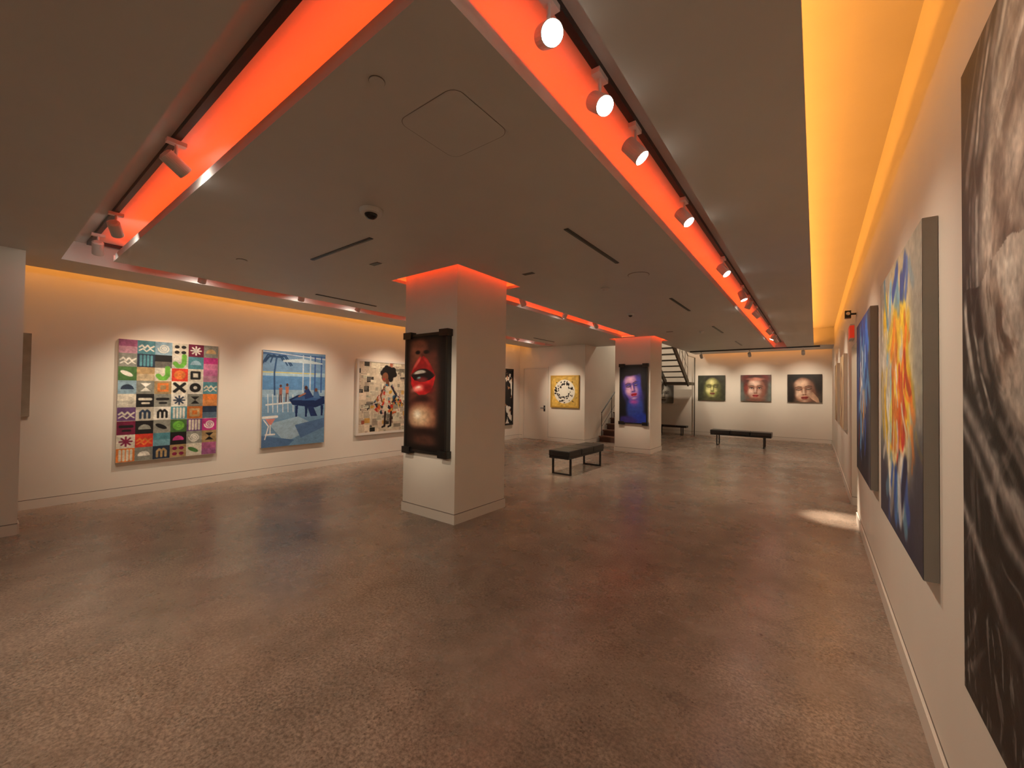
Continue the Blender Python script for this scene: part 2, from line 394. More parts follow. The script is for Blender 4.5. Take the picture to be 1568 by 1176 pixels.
# --- artworks
def art_grid():
    p = Art(216, 1.48, (180, 175, 160)); NX, NY = 6, 9; cw = 1/NX; ch = p.A/NY
    CR=(212,206,188); PK=(178,98,142); TL=(80,140,154); GR=(140,142,132); MR=(118,32,64); NV=(40,54,76); OR=(214,120,56)
    GN=(76,120,64); TN=(182,152,106); BK=(28,28,30); MG=(186,56,128); RD=(206,60,44); LB=(136,168,186); PU=(104,72,120); WH=(224,222,210); LM=(104,176,64)
    rows = [
     [(PK,'',CR),(TL,'~',WH),(LB,'@',WH),(CR,'d',BK),(MR,'*',WH),(GR,'c',TN)],
     [(GR,'~',WH),(NV,'=',TL),(BK,'',CR),(WH,'J',LM),(TL,'c',LB),(MG,'',CR)],
     [(GN,'w',WH),(TN,'',CR),(CR,'J',LM),(RD,'o',OR),(CR,'s',BK),(PK,'',GR)],
     [(LB,'c',NV),(GR,'h',WH),(TN,'s',OR),(CR,'x',BK),(WH,'O',BK),(TL,'~',CR)],
     [(CR,'',GR),(BK,'-',CR),(GR,'-',BK),(WH,'*',NV),(GR,'h',BK),(OR,'',TN)],
     [(PU,'~',CR),(CR,'n',NV),(WH,'n',BK),(TL,'=',WH),(OR,'s',TN),(NV,'',LB)],
     [(MR,'-',BK),(BK,'c',GR),(GR,'w',BK),(GN,'o',LM),(PU,'=',CR),(MG,'@',WH)],
     [(CR,'*',MR),(RD,'~',OR),(TL,'',LB),(BK,'c',MG),(GR,'@',WH),(TN,'h',BK)],
     [(OR,'=',CR),(GR,'c',WH),(NV,'n',TN),(TN,'d',MR),(CR,'w',GN),(PK,'',PU)]]
    rg = np.random.default_rng(3)
    for j in range(NY):
        for i in range(NX):
            bg, sy, fg = rows[j][i]; x0 = i*cw; y0 = j*ch; cx = x0+cw/2; cy = y0+ch/2; q = cw*0.5
            jt = rg.uniform(.86, 1.04); p.rect(x0, y0, x0+cw, y0+ch, tuple(v*jt for v in bg))
            if sy == '' : # split tiles
                p.rect(x0, cy, x0+cw, y0+ch, tuple(.5*(a+b3) for a, b3 in zip(bg, fg)), .8)
            L = lambda pts, w=.012, c=fg: p.line([(cx+a*q, cy+b*q) for a, b in pts], w, c)
            if sy == 'o': p.ring(cx, cy, q*.55, .014, fg); p.ring(cx, cy, q*.2, .012, fg)
            elif sy == 'O': p.ring(cx, cy, q*.5, .02, fg)
            elif sy == 'x': L([(-.6,-.6),(.6,.6)], .018); L([(-.6,.6),(.6,-.6)], .018)
            elif sy == '*':
                for t in range(4): a = t*PI/4; L([(-.65*math.cos(a),-.65*math.sin(a)),(.65*math.cos(a),.65*math.sin(a))], .009)
            elif sy == '=':
                for t in (-.6,-.2,.2,.6): L([(t,-.7),(t,.7)], .012)
            elif sy == '-': L([(-.6,-.2),(.6,-.2)], .016); L([(-.3,.4),(.4,.4)], .012)
            elif sy == 'd':
                for a in (-.42,.42):
                    for b2 in (-.42,.42): p.ell(cx+a*q, cy+b2*q, q*.3, q*.26, fg, .1)
            elif sy == 'h': p.poly([(cx-.6*q,cy-.6*q),(cx+.6*q,cy-.6*q),(cx-.6*q,cy+.6*q),(cx+.6*q,cy+.6*q)], fg)
            elif sy == 's': L([(-.5,-.5),(.5,-.5),(.5,.5),(-.5,.5),(-.5,-.5)], .014)
            elif sy == '~': L([(-.8,0),(-.5,-.3),(-.2,.1),(.1,-.3),(.4,.1),(.8,-.2)], .009); L([(-.8,.5),(-.4,.2),(0,.6),(.4,.2),(.8,.5)], .007)
            elif sy == 'c': p.poly([(cx+q*.7*math.cos(a), cy+q*.3-q*.7*math.sin(a)) for a in np.linspace(0, PI, 14)], fg)
            elif sy == 'n': L([(-.5,.6),(-.5,-.2),(-.25,-.5),(0,-.2),(0,.6)], .012); L([(0,-.2),(.25,-.5),(.5,-.2),(.5,.6)], .012)
            elif sy == 'w': p.ell(cx-.1*q, cy, q*.75, q*.3, fg, .1, 1, .5)
            elif sy == 'J': L([(.5,-1),(.5,.1),(.2,.6),(-.3,.6),(-.6,.2)], .026)
            elif sy == '@': L([(q2*math.cos(a)*.7, q2*math.sin(a)*.7) for a, q2 in zip(np.linspace(0, 5*PI, 30), np.linspace(.05, 1, 30))], .007)
    p.grain(.22, 24, 24, 2); p.grain(.12, 90, 90, 3)
    return p

def art_beach():
    # terrace interior open to the sea: palm, two standing figures, dark table with figures
    p = Art(190, 1.53, (96, 136, 172)); A = p.A
    p.rect(0, 0, 1, .35, (104, 140, 176)); p.rect(0, .33, 1, .40, (150, 182, 200)); p.rect(0, .335, .85, .352, (190, 178, 96))
    p.rect(0, .40, 1, .62, (84, 132, 182)); p.rect(0, .62, 1, .74, (140, 172, 196)); p.rect(0, .74, 1, A, (112, 152, 186))
    for k in range(9):
        a = PI*(.02+.12*k); p.line([(.2,.10),(.2+.13*math.cos(a),.06+.02*k%.05),(.2+.24*math.cos(a), .10+.12*abs(math.cos(a))+.02*k%.06)], .010, (28, 62, 100))
    p.line([(.2,.1),(.17,.35),(.18,.7)], .012, (40, 74, 116))
    p.line([(0,.05),(1,.05)], .014, (60, 98, 150)); p.line([(.0,.02),(1,.09)], .007, (190, 205, 215))
    for x in (.62, .74, .82, .93): p.line([(x,.05),(x,.66)], .010, (44, 78, 140) if x > .8 else (176, 196, 210))
    p.poly([(.3,.14),(.6,.10),(.95,.16),(.95,.18),(.3,.17)], (176, 196, 205))
    for fx, hh, tc in ((.27, .56, (150, 96, 84)), (.37, .54, (182, 116, 94))):
        p.ell(fx, hh, .018, .024, (80, 48, 40), .1); p.poly([(fx-.028,hh+.03),(fx+.028,hh+.03),(fx+.02,hh+.15),(fx-.02,hh+.15)], tc)
        p.line([(fx-.012,hh+.14),(fx-.016,hh+.27)], .009, (96, 66, 62)); p.line([(fx+.012,hh+.14),(fx+.016,hh+.27)], .009, (96, 66, 62))
    p.line([(.06,.86),(.52,.82)], .012, (216, 222, 222))
    for x in (.08,.15,.22,.3,.38,.46): p.line([(x,.70),(x+.01,.98)], .006, (206, 216, 220))
    # grand dark table and seated figures
    p.poly([(.40,.78),(.55,.70),(.99,.73),(1,.86),(.84,.92),(.46,.87)], (24, 42, 86)); p.poly([(.44,.79),(.58,.72),(.96,.745),(.84,.80)], (52, 88, 140))
    for x0 in (.50, .66, .93): p.poly([(x0,.88),(x0+.05,.88),(x0+.03,1.12),(x0+.005,1.12)], (24, 42, 88))
    p.poly([(.64,.63),(.72,.60),(.80,.74),(.66,.78)], (34, 56, 106)); p.ell(.675, .585, .028, .034, (66, 42, 42), .1)
    p.poly([(.80,.66),(.88,.64),(.92,.76),(.80,.76)], (70, 106, 154)); p.ell(.845, .62, .026, .032, (110, 70, 58), .1); p.line([(.66,.68),(.56,.73)], .014, (150, 100, 84))
    p.poly([(.70,.90),(.80,.90),(.92,1.16),(.80,1.18)], (30, 50, 98))
    p.poly([(0,1.10),(1,1.06),(1,A),(0,A)], (104, 144, 180)); p.poly([(.1,1.16),(.55,1.06),(.9,1.24),(.35,1.47)], (150, 182, 204)); p.poly([(.5,1.2),(1,1.1),(1,1.26),(.6,1.42)], (78, 112, 156))
    p.poly([(0,1.34),(.5,1.44),(.4,A),(0,A)], (76, 110, 152))
    p.line([(.02,1.06),(.22,1.05)], .02, (222, 224, 222)); p.poly([(.05,1.08),(.2,1.08),(.14,1.18),(.11,1.18)], (196, 124, 116)); p.line([(.125,1.18),(.125,1.32)], .008, (225,225,222)); p.line([(.06,1.33),(.19,1.33)], .012, (225,225,222))
    p.line([(.03,1.10),(.1,1.2),(.05,1.4)], .008, (225,225,222))
    p.grain(.10, 14, 20, 4); p.grain(.08, 80, 80, 3)
    return p

def art_collage():
    p = Art(220, 1.05, (196, 182, 158)); A = p.A; r = np.random.default_rng(11)
    for k in range(170):
        x, y = r.uniform(-.05, 1), r.uniform(-.05, A); w, h = r.uniform(.04, .16), r.uniform(.03, .12)
        g = r.choice([30, 60, 130, 180, 200, 215, 205, 225]); t = r.uniform(.9, 1.0)
        p.rect(x, y, x+w, y+h, (g, g*t, g*t*.88))
        if r.random() < .6:
            for q in np.arange(y+.012, y+h-.01, .016): p.line([(x+.01, q), (x+w*r.uniform(.6, .95), q)], .0028, (60, 52, 46) if g > 120 else (205, 200, 190), .8)
    for k in range(14):
        x, y = r.uniform(0, .95), r.uniform(0, A-.1); c = [(150,62,40),(190,140,60),(140,80,50),(60,90,100),(120,100,84)][r.integers(5)]; p.rect(x, y, x+r.uniform(.03,.09), y+r.uniform(.03,.08), c, .85)
    p.ell(.5, .45, .26, .40, (206, 194, 172), .4, .45)
    rr = np.random.default_rng(2)
    for k in range(40):
        a = rr.uniform(0, 2*PI); q = rr.uniform(.02, .12); p.ell(.52+q*math.cos(a), .16+q*.85*math.sin(a), .045, .045, (18, 15, 16), .2)
    p.ell(.45, .22, .055, .075, (120, 74, 50), .1, 1, .2); p.ell(.43, .25, .02, .012, (170, 40, 40), .2); p.line([(.49,.27),(.5,.34)], .03, (104, 62, 42))
    coat = p.inside([(.44,.33),(.58,.32),(.66,.45),(.86,.68),(.72,.75),(.62,.79),(.36,.79),(.20,.67),(.36,.46)])
    keep = p.c.copy(); pal = [(196,150,54),(38,92,120),(178,52,36),(214,204,178),(46,82,74),(206,90,44),(30,34,50),(150,110,60),(200,160,150)]
    for k in range(260):
        x, y = rr.uniform(.18, .88), rr.uniform(.3, .8); c = pal[rr.integers(len(pal))]
        if rr.random() < .5: p.ell(x, y, rr.uniform(.012,.04), rr.uniform(.01,.03), c, .15, 1, rr.uniform(0,3))
        else: p.poly([(x,y),(x+rr.uniform(.02,.07),y+rr.uniform(-.02,.03)),(x+rr.uniform(0,.05),y+rr.uniform(.03,.08))], c)
    p.c = np.where(coat[..., None], p.c, keep)
    p.poly([(.46,.36),(.53,.36),(.5,.78),(.43,.76)], (214, 204, 178), .8); p.line([(.57,.36),(.66,.5),(.6,.6)], .016, (30, 34, 50)); p.line([(.45,.36),(.37,.5),(.40,.6)], .012, (110, 66, 44))
    for sx in (.46, .57): p.line([(sx,.76),(sx-.01,.97)], .018, (40, 28, 26)); p.line([(sx-.01,.97),(sx-.05,.985)], .014, (20, 18, 20))
    p.grain(.12, 40, 40, 6)
    return p

def art_bw():
    p = Art(120, 1.35, (214, 208, 196)); A = p.A
    m = fbm(p.X*5, p.Y*5, 3); p.mixm(ss(.5, .54, m), (24, 24, 26)); m = fbm(p.X*9+4, p.Y*9, 5); p.mixm(ss(.6, .63, m), (170, 120, 90))
    p.ell(.55, .55, .28, .36, (30, 28, 28), .1); p.ell(.5, .58, .17, .24, (200, 196, 186), .1)
    return p

def art_plain():
    p = Art(60, .9, (150, 142, 128)); p.grain(.2, 6, 6, 2); return p

def art_lips():
    # extreme three-quarter close-up: nose, parted red lips, chin, falling into darkness on the right
    p = Art(140, 1.9, (20, 10, 9)); A = p.A
    X0, Y0 = p.X.copy(), p.Y.copy()
    p.ell(.48, .72, .46, .90, (84, 40, 31), .25)
    p.ell(.26, .20, .16, .22, (138, 80, 58), .7, .8); p.ell(.64, .12, .18, .16, (46, 22, 18), .6, .9)
    p.ell(.42, .20, .13, .14, (116, 62, 46), .6, .9); p.ell(.30, .27, .06, .03, (14, 6, 6), .5); p.ell(.52, .27, .07, .03, (14, 6, 6), .5)
    p.ell(.42, .35, .05, .07, (62, 26, 22), .7, .8)
    # foreshorten & tilt the mouth
    xx = (X0-.10)/.74; p.X = np.where(xx < .36, xx, .36+(xx-.36)*1.12); p.Y = Y0+.14*(X0-.45)+.05*np.sin(X0*5)
    p.poly([(.02,.62),(.12,.52),(.24,.42),(.34,.37),(.41,.40),(.48,.37),(.64,.42),(.80,.53),(.95,.67),(.7,.60),(.45,.585),(.22,.60)], (140, 20, 22))
    p.ell(.25, .47, .14, .035, (222, 96, 84), .7, .85, -.5); p.ell(.62, .47, .14, .03, (180, 48, 46), .7, .7, .4)
    p.ell(.46, .70, .43, .115, (16, 5, 7), .15)
    p.ell(.36, .635, .22, .030, (196, 190, 178), .3, .9); p.ell(.44, .77, .22, .05, (120, 38, 42), .6, .9); p.ell(.32, .73, .06, .016, (130, 190, 190), .7, .8)
    p.poly([(.03,.64),(.16,.75),(.34,.80),(.52,.805),(.74,.76),(.96,.67),(.88,.84),(.74,.96),(.54,1.02),(.34,1.02),(.16,.94),(.05,.80)], (184, 24, 28))
    p.ell(.30, .90, .20, .05, (240, 140, 128), .7, .9); p.ell(.30, .885, .08, .018, (255, 222, 212), .7, .9); p.ell(.70, .90, .18, .07, (112, 10, 16), .7, .8)
    p.ell(.44, 1.08, .32, .05, (40, 14, 12), .7, .95)
    p.X, p.Y = X0, Y0
    p.ell(.46, 1.36, .36, .22, (150, 98, 72), .4); p.ell(.36, 1.35, .22, .15, (214, 182, 146), .8); p.ell(.31, 1.31, .08, .06, (248, 236, 214), .9)
    p.ell(.50, 1.62, .46, .11, (30, 12, 10), .6); p.ell(.52, 1.76, .34, .12, (74, 42, 33), .6, .9)
    p.mixm(ss(.70, .95, p.X)*.95, (12, 7, 7)); p.mixm(1-ss(.02, .10, p.X), (12, 7, 7)); p.mixm(ss(1.74, 1.88, p.Y), (12, 8, 8)); p.mixm(1-ss(0, .1, p.Y), (12, 8, 8)); p.grain(.2, 12, 18, 4)
    return p

def art_purple():
    p = Art(120, 2.05, (14, 12, 20)); A = p.A
    p.ell(.58, 1.55, .34, .6, (38, 58, 140), .3); p.ell(.55, 1.15, .2, .3, (84, 70, 170), .4); p.ell(.85, 1.95, .4, .26, (28, 50, 150), .4); p.ell(.25, 1.98, .4, .16, (50, 40, 110), .4)
    face(p, .47, .74, .36, (166, 112, 180), (60, 52, 150), None, (180, 24, 48), rot=-.22, light=(246, 200, 216), closed=True)
    p.ell(.74, .64, .10, .3, (56, 62, 170), .7, .8, -.1); p.ell(.5, .22, .36, .12, (18, 14, 26), .3, 1, -.25); p.ell(.92, .55, .12, .45, (16, 13, 24), .4); p.ell(.52, 1.3, .14, .06, (196, 60, 140), .8, .6)
    p.grain(.14, 10, 14, 4)
    return p

def art_face1():
    p = Art(120, 1.0, (50, 54, 40)); p.ell(.55, .9, .5, .3, (76, 76, 52), .6)
    face(p, .54, .48, .29, (172, 172, 98), (88, 92, 54), (34, 32, 26), (130, 80, 66), light=(232, 228, 166), closed=True); p.mixm((1-ss(.0, .34, p.X))*.9, (48, 52, 40)); p.mixm(ss(.78, 1, p.X)*.8, (56, 58, 44)); p.grain(.25, 8, 8, 3)
    return p
def art_face2():
    p = Art(120, 1.0, (98, 104, 100)); p.ell(.5, .12, .46, .26, (106, 34, 32), .4)
    face(p, .5, .53, .31, (204, 158, 136), (134, 84, 70), (56, 28, 26), (172, 54, 58), light=(244, 216, 202)); p.ell(.5, .16, .28, .06, (190, 120, 102), .5, .8); p.ell(.18, .5, .07, .2, (130, 48, 42), .6, .7); p.ell(.5, .97, .3, .1, (130, 86, 72), .5); p.grain(.2, 8, 8, 5)
    return p
def art_face3():
    p = Art(120, 1.0, (72, 64, 58)); p.ell(.42, .25, .5, .4, (16, 13, 13), .3)
    face(p, .48, .56, .33, (196, 154, 128), (118, 78, 62), (14, 12, 12), (150, 50, 48), rot=-.1, light=(238, 210, 186), closed=True)
    for k in range(4): p.line([(.62+.035*k, .72-.02*k), (.72+.05*k, .86), (.9, 1.0)], .026, (204-10*k, 162-8*k, 136-8*k), 1, .012)
    p.ell(.94, .3, .14, .4, (26, 21, 20), .5); p.ell(.1, .7, .12, .4, (30, 24, 22), .6); p.grain(.2, 8, 8, 6)
    return p
def art_face4():
    p = Art(90, 1.0, (90, 90, 86)); face(p, .5, .5, .38, (190, 188, 180), (120, 118, 112), (50, 48, 46), (130, 124, 118)); return p

def art_wreath():
    p = Art(150, 1.0, (206, 168, 78)); p.grain(.25, 10, 10, 2); p.ell(.5, .5, .40, .40, (226, 222, 208), .03)
    r = np.random.default_rng(8)
    for k in range(60):
        a = r.uniform(0, 2*PI); q = r.uniform(.18, .37); x = .5+q*math.cos(a); y = .5+q*math.sin(a)
        p.ell(x, y, r.uniform(.02, .06), r.uniform(.012, .03), (18, 18, 20), .1, 1, a+r.uniform(.6, 1.6))
    for k in range(20):
        a = r.uniform(0, 2*PI); q = r.uniform(.2, .34); p.ell(.5+q*math.cos(a), .5+q*math.sin(a), .02, .012, (236, 232, 222), .1, 1, a)
    p.ell(.5, .5, .11, .10, (230, 226, 212), .15)
    for x, y in ((.2,.2),(.8,.18),(.82,.82)): p.ell(x, y, .03, .015, (40, 34, 24), .2, 1, .6)
    return p

def art_big():
    p = Art(320, 1.38, (32, 31, 32)); A = p.A; X, Y = p.X, p.Y
    w1 = fbm(X*2.2, Y*2.2, 1)-.5; w2 = fbm(X*2.2+7, Y*2.2+3, 2)-.5
    U = X+.32*w1; V = Y+.32*w2
    s = fbm(U*34+V*4, V*5, 2, 4); p.mixm(.5*ss(.54, .75, s), (122, 116, 112))
    d = np.hypot((X-.60)/.50, (Y-.42)/.50)+.25*w1
    ang = np.arctan2(V-.45, U-.62); rad = np.hypot(U-.62, V-.45)
    t = fbm(rad*10, ang*1.8, 3, 4); t2 = fbm(rad*34+3, ang*4, 5, 4); m = 1-ss(.88, 1.0, d)
    p.mixm(m, (140, 124, 112)); p.mixm(m*ss(.40, .66, t)*.9, (192, 183, 172)); p.mixm(m*ss(.52, .74, 1-t)*.85, (78, 64, 56)); p.mixm(m*ss(.58, .78, t2)*.5, (230, 226, 218)); p.mixm(m*ss(.64, .80, 1-t2)*.4, (60, 52, 48))
    for k in range(7):
        rr = .93+.05*k; w = .010+.005*(k % 3)
        br = ss(.42, .66, fbm(ang*4, d*0+k*3.1, 4))
        p.mixm(br*(1-ss(w*.4, w*2.2, np.abs(d-rr)))*.8, (200, 196, 188) if k % 2 else (130, 122, 116))
    m = ss(.86, .95, Y+.2*w1)
    f = V-.55*U+.25*np.sin(U*5); s = fbm(f*14, U*2.0, 6, 4); p.mixm(m*ss(.48, .72, s)*.7, (112, 105, 99)); s = fbm(f*28+5, U*3, 7, 4); p.mixm(m*ss(.58, .78, s)*.7, (190, 186, 180))
    for y0, y1, y2, w in ((.74,.90,.98,.018),(.80,.98,1.06,.012),(.98,1.14,1.2,.014)):
        p.line([(0,y0),(.10,y0+.06),(.25,y1),(.5,y2),(1,y2+.05)], w, (186, 180, 174), .7, .018)
    m2 = ss(1.10, 1.20, Y+.2*w2); p.mixm(m2*.7, (28, 27, 28)); s = fbm(U*60, V*20, 3, 4); p.mixm(m2*ss(.6, .72, s)*.6, (150, 145, 140))
    p.grain(.3, 70, 40, 1); p.grain(.2, 12, 12, 3); return p

def art_colour():
    p = Art(220, 1.11, (140, 140, 130)); A = p.A; X, Y = p.X, p.Y
    p.mixm(ss(.60, 1.0, Y+.2*(fbm(X*4, Y*4, 2)-.5)), (46, 50, 74)); p.mixm(1-ss(0, .25, Y), (172, 168, 152))
    W=(232,228,214); YE=(240,196,50); ORG=(232,120,34); RD=(190,46,34); BL=(38,84,176); LB=(110,172,208); NV=(28,34,74)
    p.ell(.50, .48, .34, .46, (226, 206, 150), .3)
    strokes(p, 24, 1, [W, W, YE, W, LB], (.05, .4), (.0, .6), (.15, .4), (.02, .05), al=(.6, .95))
    strokes(p, 40, 2, [YE, ORG, YE, ORG, W], (.38, .80), (.12, .62), (.12, .3), (.018, .045), (-.5, .3), (.6, .95))
    strokes(p, 12, 3, [BL, LB, BL], (.45, .8), (.02, .12), (.06, .14), (.015, .035), (-.9, .4))
    strokes(p, 12, 4, [RD, ORG], (.45, .7), (.35, .6), (.1, .25), (.015, .03))
    strokes(p, 20, 5, [W, LB, BL, NV, W, BL], (.25, .70), (.78, .92), (.08, .22), (.02, .045), (-.6, .4))
    strokes(p, 14, 6, [YE, ORG, W], (.4, .9), (.45, .7), (.06, .16), (.01, .02), (.2, .9))
    p.mixm(.85*ss(.82, .92, X)*(1-ss(.5, .8, Y)), (146, 146, 134)); p.mixm(.85*ss(.78, .92, X)*ss(.55, .8, Y), (58, 60, 74)); p.grain(.16, 40, 40, 4); return p

def art_blue():
    p = Art(160, 1.11, (30, 62, 136)); A = p.A; X, Y = p.X, p.Y
    p.mixm(ss(.5, .9, Y), (18, 20, 48)); p.mixm(ss(.8, .95, X), (72, 76, 90))
    strokes(p, 40, 7, [(40,98,200),(24,60,150),(96,160,220),(16,18,40)], (0, .85), (0, .8), (.1, .35), (.02, .05), (-.8, .8))
    strokes(p, 14, 8, [(220,224,228),(150,190,220)], (.3, .7), (.1, .7), (.1, .25), (.012, .028)); strokes(p, 8, 9, [(190,52,40),(220,150,50)], (.2, .7), (.4, .8), (.06, .2), (.012, .022)); p.grain(.15, 30, 30, 2); return p

def art_pale(seed, a, b2):
    p = Art(90, 1.0, a); p.mixm(ss(.4, .6, fbm(p.X*4, p.Y*4, seed)), b2); p.ell(.5, .5, .25, .34, (90, 60, 44), .3, .8); p.ell(.46, .5, .16, .24, (220, 190, 150), .4, .8); return p

# --- mount a picture
def lin(c):
    c = np.clip(c/255.0, 0, 1); return np.where(c <= .04045, c/12.92, ((c+.055)/1.055)**2.4)
def picture(name, art, facing, wallpos, a0, a1, z0, z1, depth=0.045, edge=M_canvas, frame=None, fw=0.03, fd=0.01, brackets=False):
    """facing: 'x+','x-','y-'. a0<a1 horizontal extents, wallpos = plane of the wall."""
    mid = (a0+a1)/2; G = 0.002
    if facing == 'x+': N = Vector((1,0,0)); R = Vector((0,1,0)); O = Vector((wallpos+G, a0, z1)); loc = (wallpos+G, mid, z0)
    if facing == 'x-': N = Vector((-1,0,0)); R = Vector((0,-1,0)); O = Vector((wallpos-G, a1, z1)); loc = (wallpos-G, mid, z0)
    if facing == 'y-': N = Vector((0,-1,0)); R = Vector((1,0,0)); O = Vector((a0, wallpos-G, z1)); loc = (mid, wallpos-G, z0)
    W = a1-a0; Hh = z1-z0; e = empty(name, loc)
    def bx(mb, r0, r1, d0, d1, n0, n1, m):
        p = O+R*r0-Vector((0,0,d0))+N*n0; q = O+R*r1-Vector((0,0,d1))+N*n1
        mb.box(min(p.x,q.x), max(p.x,q.x), min(p.y,q.y), max(p.y,q.y), min(p.z,q.z), max(p.z,q.z), m)
    mb = MB(); bx(mb, 0, W, 0, Hh, 0.0, depth, edge); adopt(mb.obj('canvas_body'), e)
    inset = fw if frame else 0.0
    h, w = art.c.shape[:2]
    uu, vv = np.meshgrid(np.linspace(inset, W-inset, w), np.linspace(inset, Hh-inset, h))
    o = O + N*(depth+0.0012)
    co = np.array(o)[None, None] + uu[..., None]*np.array(R) - vv[..., None]*np.array((0, 0, 1.0))
    idx = np.arange(w*h).reshape(h, w)
    fc = np.stack([idx[:-1, :-1], idx[1:, :-1], idx[1:, 1:], idx[:-1, 1:]], -1).reshape(-1, 4)
    me = bpy.data.meshes.new('painted_surface'); nf = len(fc)
    me.vertices.add(w*h); me.vertices.foreach_set('co', co.reshape(-1).astype(np.float32))
    me.loops.add(nf*4); me.loops.foreach_set('vertex_index', fc.reshape(-1).astype(np.int32))
    me.polygons.add(nf); me.polygons.foreach_set('loop_start', (np.arange(nf)*4).astype(np.int32))
    me.update(calc_edges=True)
    ca = me.color_attributes.new('Paint', 'FLOAT_COLOR', 'POINT')
    cc = np.ones((h*w, 4), np.float32); cc[:, :3] = lin(art.c).reshape(-1, 3)
    ca.data.foreach_set('color', cc.reshape(-1)); me.materials.append(M_art)
    ob = bpy.data.objects.new('painted_surface', me); coll.objects.link(ob); adopt(ob, e)
    if frame:
        mb = MB(); d = depth+fd
        bx(mb, -.004, fw, -.004, Hh+.004, 0.0, d, frame); bx(mb, W-fw, W+.004, -.004, Hh+.004, 0.0, d, frame)
        bx(mb, fw, W-fw, -.004, fw, 0.0, d, frame); bx(mb, fw, W-fw, Hh-fw, Hh+.004, 0.0, d, frame)
        if brackets:
            for r0, r1 in ((-.02, .12), (W-.12, W+.02)):
                for d0, d1 in ((-.03, .05), (Hh-.05, Hh+.03)): bx(mb, r0, r1, d0, d1, 0.0, d+.02, frame)
        adopt(mb.obj('frame'), e)
    return e

picture('abstract_panel_painting', art_plain(), 'x+', XL, -0.75, 0.42, 1.12, 2.12)
picture('symbol_grid_painting', art_grid(), 'x+', XL, 1.18, 2.32, 0.46, 2.14, 0.06)
picture('seaside_terrace_painting', art_beach(), 'x+', XL, 2.97, 4.07, 0.47, 2.15, 0.05)
picture('collage_of_woman_with_afro', art_collage(), 'x+', XL, 4.75, 6.25, 0.54, 2.12, 0.05, frame=M_framew, fw=0.045)
picture('black_and_white_framed_print', art_bw(), 'x+', XL, 8.9, 10.13, 0.45, 2.17, 0.04, frame=M_frameb, fw=0.05, fd=0.02)
picture('black_wreath_artwork', art_wreath(), 'y-', YD, -6.41, -5.47, 1.02, 1.97, 0.04, frame=M_gold, fw=0.035)
picture('lips_painting', art_lips(), 'y-', C1[2], -4.03, -3.30, 0.76, 2.16, 0.06, edge=M_frameb, frame=M_frameb, fw=0.025, fd=0.004, brackets=True)
picture('purple_portrait_painting', art_purple(), 'y-', C2[2], -3.97, -3.27, 0.72, 2.18, 0.06, edge=M_frameb, frame=M_frameb, fw=0.025, fd=0.004, brackets=True)
picture('green_portrait_painting', art_face1(), 'y-', YF, -3.39, -2.52, 1.25, 2.13, 0.05, edge=M_canvdark)
picture('rosy_portrait_painting', art_face2(), 'y-', YF, -2.04, -1.17, 1.25, 2.13, 0.05, edge=M_canvdark)
picture('dark_haired_portrait_painting', art_face3(), 'y-', YF, -0.72, 0.16, 1.25, 2.13, 0.05, edge=M_canvdark)
picture('grey_portrait_painting', art_face4(), 'y-', YF, -4.95, -4.25, 1.1, 1.8, 0.04, edge=M_canvdark)
picture('monochrome_figure_painting', art_big(), 'x-', XR, 0.45, 1.75, 0.66, 2.45, 0.05, edge=M_canvdark)
picture('multicolour_face_painting', art_colour(), 'x-', XR, 2.344, 3.68, 0.746, 2.235, 0.045, edge=M_canvgrey)
picture('blue_abstract_painting', art_blue(), 'x-', XR, 4.33, 5.67, 0.74, 2.22, 0.045, edge=M_canvgrey)
picture('pale_portrait_painting', art_pale(2, (205, 186, 150), (170, 130, 90)), 'x-', XR, 8.2, 9.4, 0.95, 2.15, 0.045)
picture('ochre_portrait_painting', art_pale(4, (190, 160, 110), (120, 90, 60)), 'x-', XR, 10.6, 11.8, 0.95, 2.15, 0.045)

# ------------------------------------------------------------------ door
e = empty('door_1', (-7.0, YD, 0))
mb = MB(); mb.box(-7.42, -6.57, YD-0.012, YD+0.001, 0.01, 2.2, M_door); adopt(mb.obj('slab', bevel=0.002), e)
mb = MB()
mb.box(-7.47, -7.425, YD-0.022, YD, 0, 2.25, M_base); mb.box(-6.565, -6.52, YD-0.022, YD, 0, 2.25, M_base); mb.box(-7.425, -6.565, YD-0.022, YD, 2.205, 2.25, M_base)
adopt(mb.obj('jamb'), e)
mb = MB(); mb.cyl((-6.65, YD-.012, .98), (-6.65, YD-.05, .98), .026, .012, M_steel); mb.cyl((-6.65, YD-.055, .98), (-6.77, YD-.055, .98), .010, .009, M_black); mb.box(-6.68, -6.62, YD-.016, YD-.012, .88, 1.06, M_black); adopt(mb.obj('handle'), e)

# doorway trim
mb = MB(); mb.box(XR-0.004, XR+0.154, 6.33, 6.352, 0, 2.17, M_base); mb.box(XR-0.004, XR+0.154, 7.248, 7.27, 0.12, 2.17, M_base); mb.box(XR-0.004, XR+0.154, 6.33, 7.27, 2.148, 2.17, M_base); mb.obj('trim_1')

# exit sign + emergency speaker
e = empty('exit_sign', (XR, 6.9, 2.28))
mb = MB(); mb.box(XR-.045, XR, 6.78, 7.08, 2.22, 2.41, M_head); mb.box(XR-.048, XR-.045, 6.80, 7.06, 2.235, 2.395, M_sign); mb.box(XR-.047, XR-.002, 6.776, 6.78, 2.235, 2.395, M_sign); adopt(mb.obj('panel'), e)
e = empty('wall_speaker', (XR, 6.5, 2.5))
mb = MB(); mb.cyl((XR, 6.5, 2.5), (XR-.05, 6.5, 2.5), .012, .012, M_black); mb.box(XR-.11, XR-.05, 6.46, 6.54, 2.45, 2.54, M_black); mb.cyl((XR-.08, 6.46, 2.5), (XR-.08, 6.445, 2.5), .02, .02, M_steel); adopt(mb.obj('body'), e)

